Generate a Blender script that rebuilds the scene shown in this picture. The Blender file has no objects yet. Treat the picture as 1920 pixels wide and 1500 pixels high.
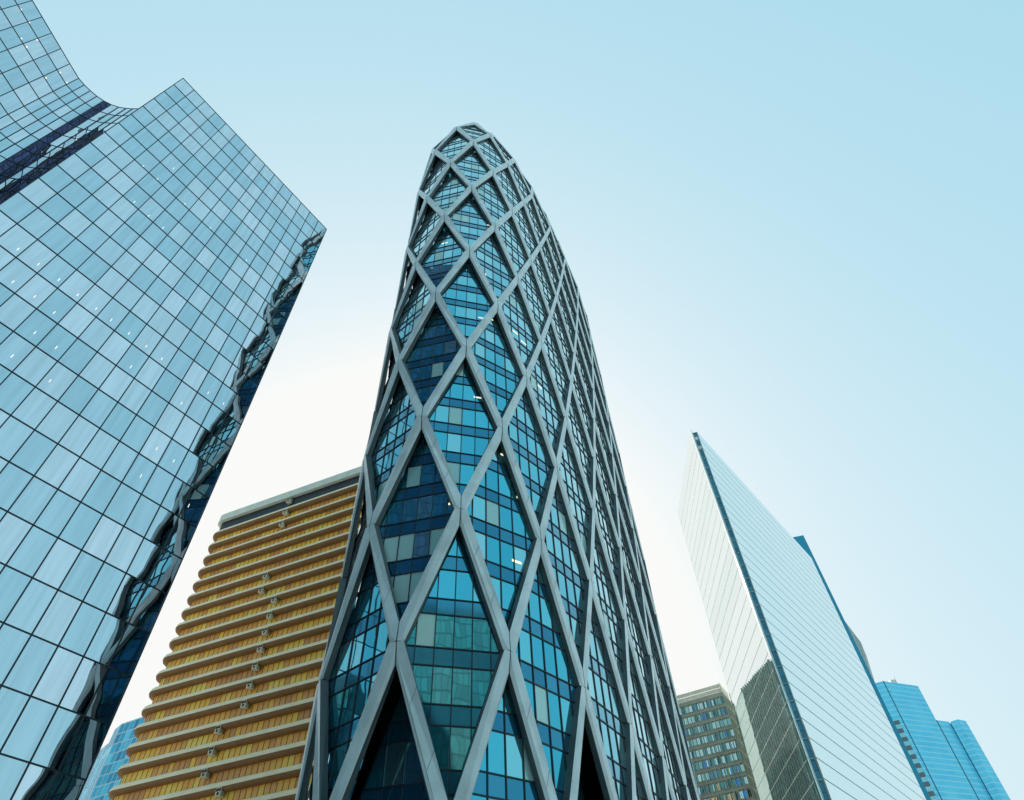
import bpy, math, random
from mathutils import Matrix, Vector

R = math.radians
sc = bpy.context.scene
col = sc.collection
rng = random.Random(7)

# ------------------------------------------------------------------ camera
cam = bpy.data.cameras.new('camera')
cam_ob = bpy.data.objects.new('camera', cam)
col.objects.link(cam_ob)
EYE = Vector((0.0, 0.0, 1.7))
cam_ob.matrix_world = Matrix(((0.99846035, 0.05547002, 0.0, 0.0),
                              (0.04245297, -0.76415344, -0.64363598, 0.0),
                              (-0.0357025, 0.642645, -0.76533178, 1.7),
                              (0, 0, 0, 1)))
cam.sensor_width = 36.0
cam.lens = 36.0 * 1179.0 / 1920.0
cam.clip_start = 0.1
cam.clip_end = 6000.0
sc.camera = cam_ob

# ------------------------------------------------------------------ world, sun, exposure
SUN_AZ, SUN_EL = -12.0, 32.0
world = bpy.data.worlds.new('World')
sc.world = world
world.use_nodes = True
wt = world.node_tree
bg = wt.nodes['Background']
sky = wt.nodes.new('ShaderNodeTexSky')
sky.sky_type = 'NISHITA'
sky.sun_disc = False
sky.sun_elevation = R(SUN_EL)
sky.sun_rotation = R(SUN_AZ)
sky.air_density = 1.0
sky.dust_density = 6.0
sky.ozone_density = 4.0
# the photograph's soft high-key development of the sky: a tone curve per channel
sep = wt.nodes.new('ShaderNodeSeparateColor')
com = wt.nodes.new('ShaderNodeCombineColor')
wt.links.new(sky.outputs[0], sep.inputs[0])
for ch, (g, a) in enumerate(((0.32, 0.90), (0.14, 0.95), (0.085, 0.965))):
    pw = wt.nodes.new('ShaderNodeMath'); pw.operation = 'POWER'
    wt.links.new(sep.outputs[ch], pw.inputs[0]); pw.inputs[1].default_value = g
    ml = wt.nodes.new('ShaderNodeMath'); ml.operation = 'MULTIPLY'
    wt.links.new(pw.outputs[0], ml.inputs[0])
    ml.inputs[1].default_value = a * (0.1 ** g) / 0.3      # fitted on sky*0.1; 0.15 strength x2 exposure
    mn = wt.nodes.new('ShaderNodeMath'); mn.operation = 'MINIMUM'
    wt.links.new(ml.outputs[0], mn.inputs[0]); mn.inputs[1].default_value = (0.955, 0.965, 0.945)[ch] / 0.3
    wt.links.new(mn.outputs[0], com.inputs[ch])
wt.links.new(com.outputs[0], bg.inputs[0])
bg.inputs[1].default_value = 0.15

sun = bpy.data.lights.new('sun', 'SUN')
sun.energy = 4.5
sun.angle = R(0.5)
sun.color = (1.0, 0.93, 0.82)
sun_ob = bpy.data.objects.new('sun', sun)
col.objects.link(sun_ob)
sdir = Vector((math.sin(R(SUN_AZ)) * math.cos(R(SUN_EL)), math.cos(R(SUN_AZ)) * math.cos(R(SUN_EL)), math.sin(R(SUN_EL))))
sun_ob.rotation_euler = sdir.to_track_quat('Z', 'Y').to_euler()
sun_ob.location = sdir * 400

sc.view_settings.view_transform = 'Standard'
sc.view_settings.look = 'None'
sc.view_settings.exposure = 1.0
sc.view_settings.gamma = 1.0
sc.view_settings.use_curve_mapping = False

# ------------------------------------------------------------------ mesh helpers
class MB:
    """collects faces, then links them as ONE mesh object"""
    def __init__(self):
        self.v = []; self.f = []; self.m = []; self.c = []

    def face(self, pts, m=0, c=None):
        b = len(self.v)
        self.v += [tuple(p) for p in pts]
        self.f.append(tuple(range(b, b + len(pts))))
        self.m.append(m)
        self.c.append(c or (0.5, 0.5, 0.5))

    def prism(self, poly, z0, z1, m=0, c=None, bottom=True, top=True, mt=None):
        """vertical prism over a counter-clockwise plan polygon"""
        n = len(poly)
        for i in range(n):
            a, b = poly[i], poly[(i + 1) % n]
            self.face([(a[0], a[1], z0), (b[0], b[1], z0), (b[0], b[1], z1), (a[0], a[1], z1)], m, c)
        if top:
            self.face([(p[0], p[1], z1) for p in poly], m if mt is None else mt, c)
        if bottom:
            self.face([(p[0], p[1], z0) for p in reversed(poly)], m, c)

    def panel(self, p0, p1, z0, z1, t0, t1, m=0, c=None):
        """box standing on the line p0-p1, from t0 to t1 in front of it (front = right-hand side seen walking p0->p1 reversed)"""
        dx, dy = p1[0] - p0[0], p1[1] - p0[1]
        L = math.hypot(dx, dy)
        nx, ny = dy / L, -dx / L
        a = (p0[0] + nx * t0, p0[1] + ny * t0); b = (p1[0] + nx * t0, p1[1] + ny * t0)
        A = (p0[0] + nx * t1, p0[1] + ny * t1); B = (p1[0] + nx * t1, p1[1] + ny * t1)
        self.face([(*A, z0), (*B, z0), (*B, z1), (*A, z1)], m, c)
        self.face([(*a, z0), (*A, z0), (*A, z1), (*a, z1)], m, c)
        self.face([(*B, z0), (*b, z0), (*b, z1), (*B, z1)], m, c)
        self.face([(*a, z0), (*b, z0), (*B, z0), (*A, z0)], m, c)
        self.face([(*A, z1), (*B, z1), (*b, z1), (*a, z1)], m, c)

    def build(self, name, mats, parent=None, smooth=False):
        me = bpy.data.meshes.new(name)
        off = Vector((0, 0, 0))
        if parent is not None:
            p = parent
            while p is not None:
                off += p.location
                p = p.parent
        me.from_pydata([Vector(v) - off for v in self.v], [], self.f)
        for m in (mats if isinstance(mats, (list, tuple)) else [mats]):
            me.materials.append(m)
        me.polygons.foreach_set('material_index', self.m)
        at = me.attributes.new('rnd', 'FLOAT_COLOR', 'FACE')
        flat = []
        for c in self.c:
            flat += [c[0], c[1], c[2], 1.0]
        at.data.foreach_set('color', flat)
        if smooth:
            me.polygons.foreach_set('use_smooth', [True] * len(self.f))
        me.update()
        o = bpy.data.objects.new(name, me)
        col.objects.link(o)
        if parent is not None:
            o.parent = parent
        return o

def rc():
    return (rng.random(), rng.random(), rng.random())

def thing(name, label, cat, loc, group=None):
    o = bpy.data.objects.new(name, None)
    o.empty_display_size = 2.0
    col.objects.link(o)
    o.location = loc
    o['label'] = label
    o['category'] = cat
    if group:
        o['group'] = group
    return o

# ------------------------------------------------------------------ materials
def new_mat(name):
    m = bpy.data.materials.new(name)
    m.use_nodes = True
    return m, m.node_tree, m.node_tree.nodes['Principled BSDF']

def node(nt, kind, **kw):
    n = nt.nodes.new(kind)
    for k, v in kw.items():
        setattr(n, k, v)
    return n

def ramp(nt, fac, stops):
    r = node(nt, 'ShaderNodeValToRGB')
    el = r.color_ramp.elements
    el[0].position, el[0].color = stops[0][0], (*stops[0][1], 1)
    el[1].position, el[1].color = stops[-1][0], (*stops[-1][1], 1)
    for pos, c in stops[1:-1]:
        e = el.new(pos); e.color = (*c, 1)
    nt.links.new(fac, r.inputs[0])
    return r

def rnd_attr(nt):
    a = node(nt, 'ShaderNodeAttribute', attribute_name='rnd')
    s = node(nt, 'ShaderNodeSeparateColor')
    nt.links.new(a.outputs['Color'], s.inputs[0])
    return a, s

def pane_normal(nt, attr, tilt, wav, scale):
    """each pane sits a hair out of true and is slightly warped, as real toughened glass is"""
    g = node(nt, 'ShaderNodeNewGeometry')
    sub = node(nt, 'ShaderNodeVectorMath', operation='SUBTRACT')
    nt.links.new(attr.outputs['Color'], sub.inputs[0]); sub.inputs[1].default_value = (0.5, 0.5, 0.5)
    scl = node(nt, 'ShaderNodeVectorMath', operation='SCALE')
    nt.links.new(sub.outputs[0], scl.inputs[0]); scl.inputs['Scale'].default_value = tilt
    add = node(nt, 'ShaderNodeVectorMath', operation='ADD')
    nt.links.new(g.outputs['Normal'], add.inputs[0]); nt.links.new(scl.outputs[0], add.inputs[1])
    nz = node(nt, 'ShaderNodeTexNoise')
    nz.inputs['Scale'].default_value = scale
    nz.inputs['Detail'].default_value = 1.5
    tc = node(nt, 'ShaderNodeTexCoord')
    nt.links.new(tc.outputs['Object'], nz.inputs['Vector'])
    s2 = node(nt, 'ShaderNodeVectorMath', operation='SUBTRACT')
    nt.links.new(nz.outputs['Color'], s2.inputs[0]); s2.inputs[1].default_value = (0.5, 0.5, 0.5)
    c2 = node(nt, 'ShaderNodeVectorMath', operation='SCALE')
    nt.links.new(s2.outputs[0], c2.inputs[0]); c2.inputs['Scale'].default_value = wav
    a2 = node(nt, 'ShaderNodeVectorMath', operation='ADD')
    nt.links.new(add.outputs[0], a2.inputs[0]); nt.links.new(c2.outputs[0], a2.inputs[1])
    nn = node(nt, 'ShaderNodeVectorMath', operation='NORMALIZE')
    nt.links.new(a2.outputs[0], nn.inputs[0])
    return nn.outputs[0]

def glass(name, stops, rough=0.02, metal=1.0, tilt=0.004, wav=0.01, scale=0.4, refl_streak=0.0, graze=None):
    """coated architectural glass: tinted mirror, pane-to-pane differences from the rnd attribute"""
    m, nt, b = new_mat(name)
    a, s = rnd_attr(nt)
    r = ramp(nt, s.outputs[0], stops)
    colr = r.outputs[0]
    if refl_streak:  # upright streaks of reflection painted into the glass tint
        tc = node(nt, 'ShaderNodeTexCoord')
        mp = node(nt, 'ShaderNodeMapping'); mp.inputs['Scale'].default_value = (2.2, 2.2, 0.14)
        nt.links.new(tc.outputs['Object'], mp.inputs['Vector'])
        nz = node(nt, 'ShaderNodeTexNoise'); nz.inputs['Scale'].default_value = 1.0; nz.inputs['Detail'].default_value = 5
        nt.links.new(mp.outputs[0], nz.inputs['Vector'])
        rr = ramp(nt, nz.outputs[0], [(0.35, (1, 1, 1)), (0.7, (1 - refl_streak,) * 3)])
        mx = node(nt, 'ShaderNodeMix', data_type='RGBA', blend_type='MULTIPLY')
        mx.inputs[0].default_value = 1.0
        nt.links.new(colr, mx.inputs[6]); nt.links.new(rr.outputs[0], mx.inputs[7])
        colr = mx.outputs[2]
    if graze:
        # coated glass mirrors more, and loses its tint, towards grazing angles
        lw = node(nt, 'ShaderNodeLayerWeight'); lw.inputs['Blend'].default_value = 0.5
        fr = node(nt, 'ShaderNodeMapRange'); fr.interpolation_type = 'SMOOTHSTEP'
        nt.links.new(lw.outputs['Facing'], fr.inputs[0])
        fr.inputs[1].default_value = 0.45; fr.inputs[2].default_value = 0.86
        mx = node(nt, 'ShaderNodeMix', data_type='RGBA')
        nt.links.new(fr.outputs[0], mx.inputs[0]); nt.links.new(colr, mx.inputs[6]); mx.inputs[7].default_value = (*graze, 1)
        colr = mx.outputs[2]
    nt.links.new(colr, b.inputs['Base Color'])
    b.inputs['Metallic'].default_value = metal
    b.inputs['Roughness'].default_value = rough
    nt.links.new(pane_normal(nt, a, tilt, wav, scale), b.inputs['Normal'])
    return m

def plain(name, base, rough=0.6, metal=0.0, var=0.12, scale=0.6, bump=0.0, bscale=4.0, spec=0.5):
    m, nt, b = new_mat(name)
    tc = node(nt, 'ShaderNodeTexCoord')
    nz = node(nt, 'ShaderNodeTexNoise'); nz.inputs['Scale'].default_value = scale; nz.inputs['Detail'].default_value = 6
    nt.links.new(tc.outputs['Object'], nz.inputs['Vector'])
    lo = tuple(c * (1 - var) for c in base); hi = tuple(min(1, c * (1 + var)) for c in base)
    r = ramp(nt, nz.outputs[0], [(0.3, lo), (0.7, hi)])
    nt.links.new(r.outputs[0], b.inputs['Base Color'])
    b.inputs['Roughness'].default_value = rough
    b.inputs['Metallic'].default_value = metal
    b.inputs['Specular IOR Level'].default_value = spec
    if bump:
        n2 = node(nt, 'ShaderNodeTexNoise'); n2.inputs['Scale'].default_value = bscale; n2.inputs['Detail'].default_value = 4
        nt.links.new(tc.outputs['Object'], n2.inputs['Vector'])
        bp = node(nt, 'ShaderNodeBump'); bp.inputs['Strength'].default_value = bump; bp.inputs['Distance'].default_value = 0.05
        nt.links.new(n2.outputs[0], bp.inputs['Height']); nt.links.new(bp.outputs[0], b.inputs['Normal'])
    return m

def lamp_mat(name, colr, strength):
    m, nt, b = new_mat(name)
    b.inputs['Base Color'].default_value = (0.8, 0.8, 0.75, 1)
    b.inputs['Emission Color'].default_value = (*colr, 1)
    b.inputs['Emission Strength'].default_value = strength
    return m

M_mirror = glass('mirror_glass', [(0.0, (0.60, 0.73, 0.78)), (0.4, (0.67, 0.77, 0.82)), (0.65, (0.82, 0.83, 0.86)), (0.9, (0.90, 0.87, 0.90)), (1.0, (0.97, 0.91, 0.94))],
                 rough=0.01, tilt=0.022, wav=0.026, scale=0.34, refl_streak=0.15)
M_slot = glass('slot_glass', [(0.0, (0.025, 0.16, 0.24)), (1.0, (0.05, 0.25, 0.34))], rough=0.15, metal=0.3, tilt=0.01, wav=0.02)
M_endw = plain('end_wall_panels', (0.05, 0.11, 0.135), 0.5)
M_mullion = plain('dark_mullion', (0.02, 0.025, 0.032), 0.4, 0.3)
M_dark_wall = plain('dark_wall', (0.03, 0.035, 0.04), 0.7)
M_lamp = lamp_mat('lamp_white', (1.0, 0.93, 0.8), 0.45)
M_lamp_w = lamp_mat('lamp_warm', (1.0, 0.80, 0.45), 0.6)

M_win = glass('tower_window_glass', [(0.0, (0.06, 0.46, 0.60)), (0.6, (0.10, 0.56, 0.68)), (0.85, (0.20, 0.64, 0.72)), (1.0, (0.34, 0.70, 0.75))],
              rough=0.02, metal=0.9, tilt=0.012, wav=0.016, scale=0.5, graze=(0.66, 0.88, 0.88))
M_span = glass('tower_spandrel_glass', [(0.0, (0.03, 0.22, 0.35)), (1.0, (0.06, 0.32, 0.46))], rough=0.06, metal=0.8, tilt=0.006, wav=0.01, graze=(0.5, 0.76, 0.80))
M_blind = glass('tower_blind_glass', [(0.0, (0.36, 0.64, 0.62)), (1.0, (0.50, 0.76, 0.72))], rough=0.15, metal=0.25, tilt=0.006)
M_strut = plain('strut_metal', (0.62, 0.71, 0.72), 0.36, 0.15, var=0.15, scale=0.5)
M_strut_shade_joint = plain('strut_shade_and_joint_metal', (0.09, 0.12, 0.125), 0.5, 0.1, var=0.08)  # strut metal with the reveals' shade put into its colour; also the dark joints
M_soffit = plain('soffit_panel', (0.42, 0.47, 0.49), 0.7)

# ------------------------------------------------------------------ ground
g = MB()
g.face([(-3000, -3000, 0), (3000, -3000, 0), (3000, 3000, 0), (-3000, 3000, 0)])
M_ground = plain('ground_paving', (0.42, 0.40, 0.37), 0.8, var=0.2, scale=0.05)
go = g.build('ground', M_ground)
go['kind'] = 'structure'
M_slab = plain('plaza_slabs', (0.40, 0.39, 0.37), 0.75, var=0.15, scale=0.3)
g = MB()
g.prism([(-24, -40), (40, -40), (60, 120), (-24, 120)], 0.004, 0.12)
po = g.build('plaza', M_slab)
po['kind'] = 'structure'

# ================================================================== MIRROR-GLASS BUILDING (left)
NEAR = Vector((-45.306, 21.142)); FAR = Vector((-30.022, 45.486))
HT, FL = 103.72, 3.545
dv = (FAR - NEAR).normalized(); inn = Vector((-dv.y, dv.x))
mir = thing('office_building', 'pale blue mirror-glass building in a square dark grid with a concave wing at far left', 'building', (-50, 35, 0))
# plan of the concave wing, measured along its roof line
wing = [Vector((-60.22, 20.4)) + Vector((-0.156, -0.988)) * 1.965 * k for k in range(17, 0, -1)]
wing += [Vector(p) for p in ((-60.2, 20.4), (-59.8, 21.3), (-59.3, 22.12), (-58.7, 22.9), (-58.0, 23.58), (-57.15, 24.15), (-56.2, 24.55), (-55.2, 24.78), (-54.25, 24.88), (-53.3, 24.92), (-52.3, 24.93), (-51.25, 24.93))]
NF = int(HT // FL)
panes = []          # (p0, p1, z0, z1, key)
ncol = 15
for i in range(ncol):
    a = NEAR + dv * (28.744 * i / ncol); b = NEAR + dv * (28.744 * (i + 1) / ncol)
    for k in range(NF):
        panes.append((a, b, HT - FL * (k + 1), HT - FL * k))
for i in range(len(wing) - 1):
    for k in range(NF):
        panes.append((wing[i], wing[i + 1], HT - FL * (k + 1), HT - FL * k))
E1 = wing[-1]
endn = 4
end_mb = MB()
for i in range(endn):
    a = E1 + (NEAR - E1) * (i / endn); b = E1 + (NEAR - E1) * ((i + 1) / endn)
    for k in range(NF):
        end_mb.panel(a, b, HT - FL * (k + 1) + 0.06, HT - FL * k - 0.06, 0.0, 0.04, 0, rc())
end_mb.build('end_wall', M_endw, mir)

CM = cam_ob.matrix_world.inverted()
def px(p):
    v = CM @ Vector(p)
    if v.z > -0.1:
        return None
    return (960 + 1179 * v.x / -v.z, 750 - 1179 * v.y / -v.z)

def seen_area(pts, nrm=None):
    """how large a face shows in the picture (0 when turned away or outside)"""
    c = sum((Vector(p) for p in pts), Vector((0, 0, 0))) / len(pts)
    if nrm is not None and (EYE - c).dot(nrm) <= 0:
        return 0.0
    q = [px(p) for p in pts]
    if any(t is None for t in q):
        return 0.0
    cx = sum(t[0] for t in q) / len(q); cy = sum(t[1] for t in q) / len(q)
    if not (-20 < cx < 1940 and -20 < cy < 1520):
        return 0.0
    return abs(sum(q[i][0] * q[(i + 1) % len(q)][1] - q[(i + 1) % len(q)][0] * q[i][1] for i in range(len(q)))) / 2

def pane_face(p):
    a, b, z0, z1 = p
    n = Vector((b.y - a.y, -(b.x - a.x), 0)).normalized()
    return [(a.x, a.y, z0), (b.x, b.y, z0), (b.x, b.y, z1), (a.x, a.y, z1)], n

order = sorted(range(len(panes)), key=lambda i: -seen_area(*pane_face(panes[i])))
rest = MB()
for rank, i in enumerate(order):
    a, b, z0, z1 = panes[i]
    c = rc()
    if rank < 100:
        mb = MB()
        mb.panel(a, b, z0, z1, 0.0, 0.04, 0, c)
        mb.build('window_pane', M_mirror, mir)
    else:
        rest.panel(a, b, z0, z1, 0.0, 0.04, 0, c)
ro = rest.build('window_pane', M_mirror, mir)
ro['kind'] = 'stuff'
# grid of mullions
gb = MB()
MW = 0.046
def grid_lines(pts, skip_last=False):
    for i in range(len(pts)):
        if i < len(pts) - 1:
            t = (pts[i + 1] - pts[i]).normalized()
        else:
            t = (pts[i] - pts[i - 1]).normalized()
        gb.panel(pts[i] - t * MW, pts[i] + t * MW, 0, HT, 0.035, 0.10)
    for i in range(len(pts) - 1):
        for k in range(NF + 1):
            z = HT - FL * k
            gb.panel(pts[i], pts[i + 1], z - MW, z + MW, 0.035, 0.085)
grid_lines([NEAR + dv * (28.744 * i / ncol) for i in range(ncol + 1)])
grid_lines(wing)
gb.build('mullion_grid', M_mullion, mir)
# body behind the glass, with parapet
outline = list(wing) + [NEAR, FAR, FAR + inn * 24, Vector((-74, 62)), Vector((-92, -14))]
sh = MB()
n_o = len(outline)
for i in range(n_o):
    a, b = outline[i], outline[(i + 1) % n_o]
    sh.face([(a.x, a.y, 0), (b.x, b.y, 0), (b.x, b.y, HT + 0.05), (a.x, a.y, HT + 0.05)])
sh.build('wall', M_dark_wall, mir)
rf = MB()
rf.face([(p.x, p.y, HT - 0.3) for p in outline])
rf.build('roof', M_dark_wall, mir)
# rows of lit ceiling lamps behind the glass
P1L = [(6.91, 72.4), (8.83, 72.2), (10.69, 72.3), (4.89, 79.2), (6.83, 79.2), (3.45, 55.1), (5.32, 55.1), (7.18, 83.6), (10.73, 79.3),
       (14.6, 79.1), (20.36, 79.4), (5.04, 51.5), (6.92, 51.6), (7.27, 55.1), (9.17, 55.0), (11.05, 55.0), (12.63, 55.0), (14.56, 55.0),
       (8.81, 51.4), (8.82, 48.2), (10.73, 48.2), (8.82, 44.8), (12.02, 44.8), (16.48, 55.0), (18.34, 54.9), (16.44, 51.5), (22.15, 51.5),
       (24.01, 55.0), (25.98, 55.1), (22.23, 45.0), (24.13, 44.9), (22.2, 41.5), (27.24, 41.5)]
for k, (s, z) in enumerate(P1L):
    mb = MB()
    a = NEAR + dv * (s - 0.035); b = NEAR + dv * (s + 0.035)
    mb.panel(a, b, z - 0.20, z + 0.20, 0.02, 0.046)
    mb.build('ceiling_light', M_lamp, mir)
WL = [(-9.27, 100.3), (-7.75, 100.4), (-6.45, 96.9), (-5.46, 96.9), (-5.76, 99.8), (-1.67, 96.9), (-1.53, 100.5), (-0.19, 100.6)]
wd = Vector((0.156, 0.988))
for s, z in WL:
    mb = MB()
    a = Vector((-60.2, 20.4)) + wd * (s - 0.08); b = Vector((-60.2, 20.4)) + wd * (s + 0.08)
    mb.panel(a, b, z - 0.09, z + 0.09, 0.02, 0.06)
    mb.build('ceiling_light', M_lamp_w, mir)

# ================================================================== DIAGRID TOWER (centre)
dia = thing('glass_tower', 'rounded blue glass tower wrapped in a grey steel lattice of tall diamonds', 'skyscraper', (2, 66, 0))
NN, EDGE, AX = 18, 7.9, 67.0
S_ = [0.0, 0.17, 0.67, 1.17, 1.67, 2.17, 2.67, 3.17, 3.67, 4.5]
D_ = [AX - 90, -9.5, 17, 38.5, 49.5, 55.5, 60, 63, 65, AX]
def interp(x, xs, ys):
    for i in range(len(xs) - 1):
        if x <= xs[i + 1]:
            t = (x - xs[i]) / (xs[i + 1] - xs[i])
            return ys[i] + (ys[i + 1] - ys[i]) * t
    return ys[-1]
def heading(s):
    s %= 18
    if s <= 4.5: return interp(s, S_, D_)
    if s <= 9: return 2 * AX - heading(9 - s)
    return heading(s - 9) + 180
NS = 1800
PL = [Vector((0, 0))]
for i in range(NS):
    h = R(heading((i + .5) * NN / NS))
    PL.append(PL[-1] + Vector((math.cos(h), math.sin(h))) * (EDGE * NN / NS))
drift = PL[-1].copy()
PL = [p - drift * (i / NS) for i, p in enumerate(PL)]
def raw(u):
    t = ((u - .83) % NN) * NS / NN
    i = int(t)
    return PL[i] + (PL[min(i + 1, NS)] - PL[i]) * (t - i)
OBS = [(1, (-8.5, 37.9)), (2, (-1.0, 40.2)), (3, (4.2, 46.3)), (4, (8.3, 53.0)), (5, (11.8, 60.8)), (0, (-14.3, 42.4)), (1.5, (-4.5, 38)), (.5, (-12.1, 39.4)), (2.5, (1.8, 43.1)), (3.5, (6.5, 49.9)), (4.5, (10.1, 57.3))]
OFF = Vector((0, 0))
for u, o in OBS:
    OFF += (Vector(o) - raw(u)) / len(OBS)
def plan(u):
    w = ((u + 9) % NN) - 9                    # the left flank bellies out a little more than the fitted oval
    b = max(0.0, 1 - abs(w + 0.85) / 1.85)
    return raw(u) + OFF + pnorm(u) * (1.5 * b * b * (3 - 2 * b))
def pnorm(u):
    h = R(heading((u - .83) % NN))
    return Vector((math.sin(h), -math.cos(h)))     # outward
TOPA = Vector((-4.65, 45.9)); Z1, ZT = 123.97, 156.1
def shrink(z):
    t = min(max((z - Z1) / (ZT - Z1), 0), 1)
    return (1 - t ** 1.975) ** (1 / 1.098)
HALF = {}
INSET = 1.0
for k in range(2 * NN):
    HALF[k] = plan(k / 2) - pnorm(k / 2) * INSET
def inset_plan(u, extra=0.0):
    t = (u % NN) * 2
    i = int(math.floor(t + 1e-9)); f = t - i
    a = HALF[i % (2 * NN)]; b = HALF[(i + 1) % (2 * NN)]
    p = a + (b - a) * f
    return p - pnorm(u) * extra if extra else p
def G(u, z, out=0.0, extra=0.0):
    """point on the glass skin"""
    p = inset_plan(u, extra)
    if out:
        p = p + fnorm(u) * out
    q = TOPA + (p - TOPA) * shrink(z)
    return Vector((q.x, q.y, z))
def fnorm(u):
    i = int(math.floor((u % NN) * 2 + 1e-6))
    t = HALF[(i + 1) % (2 * NN)] - HALF[i % (2 * NN)]
    t.normalize()
    return Vector((t.y, -t.x))
ZR = 11.1
def zring(k): return 23.3 + ZR * k
def surf(u, z):
    q = TOPA + (plan(u) - TOPA) * shrink(z)
    return Vector((q.x, q.y, z))
def snorm(u, z):
    t = surf(u + .05, z) - surf(u - .05, z)
    w = surf(u, z + .3) - surf(u, z - .3)
    n = t.cross(w); n.normalize()
    return n
def stan(u, z):
    t = surf(u + .05, z) - surf(u - .05, z)
    t.normalize()
    return t

# struts: one hexagonal member per lattice edge, meeting on a seam at every node
WH = 0.50; DEPTH = 0.60; GAP = 0.03
members = []
for k in range(-2, 11):
    base = 0.0 if k % 2 == 0 else 0.5
    for j in range(NN):
        for s in (-1, 1):
            members.append((base + j, k, s))
def strut_mb(u, k, s):
    zA, zB = zring(k), zring(k + 1)
    uB = u + 0.5 * s
    A, B = surf(u, zA), surf(uB, zB)
    nA, nB = snorm(u, zA), snorm(uB, min(zB, 150))
    tA, tB = stan(u, zA) * s, stan(uB, zB) * s
    other = surf(u - 0.5 * s, zB)
    upA = ((B - A).normalized() + (other - A).normalized()).normalized()
    oth2 = surf(uB + 0.5 * s, zA)
    dnB = ((A - B).normalized() + (oth2 - B).normalized()).normalized()
    half = (B - A).normalized()
    sn = max(0.12, abs(half.dot(tA)))
    cut = WH / sn * math.sqrt(max(0.05, 1 - sn * sn)) * 1.0
    cut = min(cut, 2.6)
    zg = Vector((0, 0, GAP))
    a0 = A + tA * GAP + zg; a1 = A + tA * WH + zg; bl = B + dnB * cut - tB * GAP
    b0 = B - tB * GAP - zg; b1 = B - tB * WH - zg; at = A + upA * cut + tA * GAP
    # right-hand edge a1 -> bl , left-hand edge at -> b1
    mb = MB()
    def both(p, n): return p, p - n * DEPTH
    P = [both(a0, nA), both(a1, nA), both(bl, nB), both(b0, nB), both(b1, nB), both(at, nA)]
    # flat outer band and a bevelled shoulder on the lower edge
    e1 = a1 + (at - a1).normalized() * 0.34; e2 = bl + (b1 - bl).normalized() * 0.34
    a1b = a1 - nA * 0.16; blb = bl - nB * 0.16
    def quad(*p):
        mb.face(p if s > 0 else tuple(reversed(p)), 0)
    quad(a0, e1, at)
    quad(e1, e2, b1, at)
    quad(e2, b0, b1)
    for t in (0.30, 0.68):
        w_ = 0.022 / (B - A).length
        o3 = (nA + nB).normalized() * 0.004
        f0, f1 = e1 + (e2 - e1) * t, at + (b1 - at) * t
        g0, g1 = e1 + (e2 - e1) * (t + 2 * w_), at + (b1 - at) * (t + 2 * w_)
        p_ = (f0 + o3, g0 + o3, g1 + o3, f1 + o3)
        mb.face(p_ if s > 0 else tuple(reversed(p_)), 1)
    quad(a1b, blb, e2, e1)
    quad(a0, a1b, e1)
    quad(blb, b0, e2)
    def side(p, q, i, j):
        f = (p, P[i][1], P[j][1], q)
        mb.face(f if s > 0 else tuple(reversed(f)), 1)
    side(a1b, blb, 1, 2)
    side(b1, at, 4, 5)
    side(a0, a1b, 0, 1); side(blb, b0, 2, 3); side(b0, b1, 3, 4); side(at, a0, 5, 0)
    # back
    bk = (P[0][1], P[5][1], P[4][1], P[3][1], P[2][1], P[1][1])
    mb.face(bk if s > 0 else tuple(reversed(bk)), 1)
    return mb, [a0, a1, bl, b0, b1, at], ((nA + nB) / 2).normalized()
built = [strut_mb(*m) for m in members]
order = sorted(range(len(built)), key=lambda i: -seen_area(built[i][1], built[i][2]))
rest = MB()
for rank, i in enumerate(order):
    mb = built[i][0]
    if rank < 100:
        mb.build('strut', [M_strut, M_strut_shade_joint], dia)
    else:
        b = len(rest.v)
        rest.v += mb.v; rest.f += [tuple(x + b for x in f) for f in mb.f]; rest.m += mb.m; rest.c += mb.c
so = rest.build('strut', [M_strut, M_strut_shade_joint], dia)
so['kind'] = 'stuff'

# glazing: one diamond of curtain wall between four struts
def clip(poly, a, b, c):
    """keep a*u+b*z<=c"""
    out = []
    for i in range(len(poly)):
        p, q = poly[i], poly[(i + 1) % len(poly)]
        dp, dq = a * p[0] + b * p[1] - c, a * q[0] + b * q[1] - c
        if dp <= 1e-9: out.append(p)
        if (dp < -1e-9 and dq > 1e-9) or (dp > 1e-9 and dq < -1e-9):
            t = dp / (dp - dq)
            out.append((p[0] + (q[0] - p[0]) * t, p[1] + (q[1] - p[1]) * t))
    return out
def clip_diamond(poly, uc, zc):
    for su in (-1, 1):
        for sz in (-1, 1):
            a, b = su / 0.5, sz / ZR
            poly = clip(poly, a, b, 1 + a * uc + b * zc)
            if len(poly) < 3: return []
    return poly
def seg_diamond(p, q, uc, zc, zmin, zmax):
    t0, t1 = 0.0, 1.0
    cons = [(su / .5, sz / ZR, 1 + su / .5 * uc + sz / ZR * zc) for su in (-1, 1) for sz in (-1, 1)] + [(0, -1, -zmin), (0, 1, zmax)]
    for a, b, c in cons:
        dp = a * p[0] + b * p[1] - c; dq = a * q[0] + b * q[1] - c
        if dp > 0 and dq > 0: return None
        if dp > 0 or dq > 0:
            t = dp / (dp - dq)
            if dp > 0: t0 = max(t0, t)
            else: t1 = min(t1, t)
    if t1 - t0 < 1e-4: return None
    L = lambda t: (p[0] + (q[0] - p[0]) * t, p[1] + (q[1] - p[1]) * t)
    return L(t0), L(t1)
FH = ZR / 3
WINH = 2.45
blind_cell = {}
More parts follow.
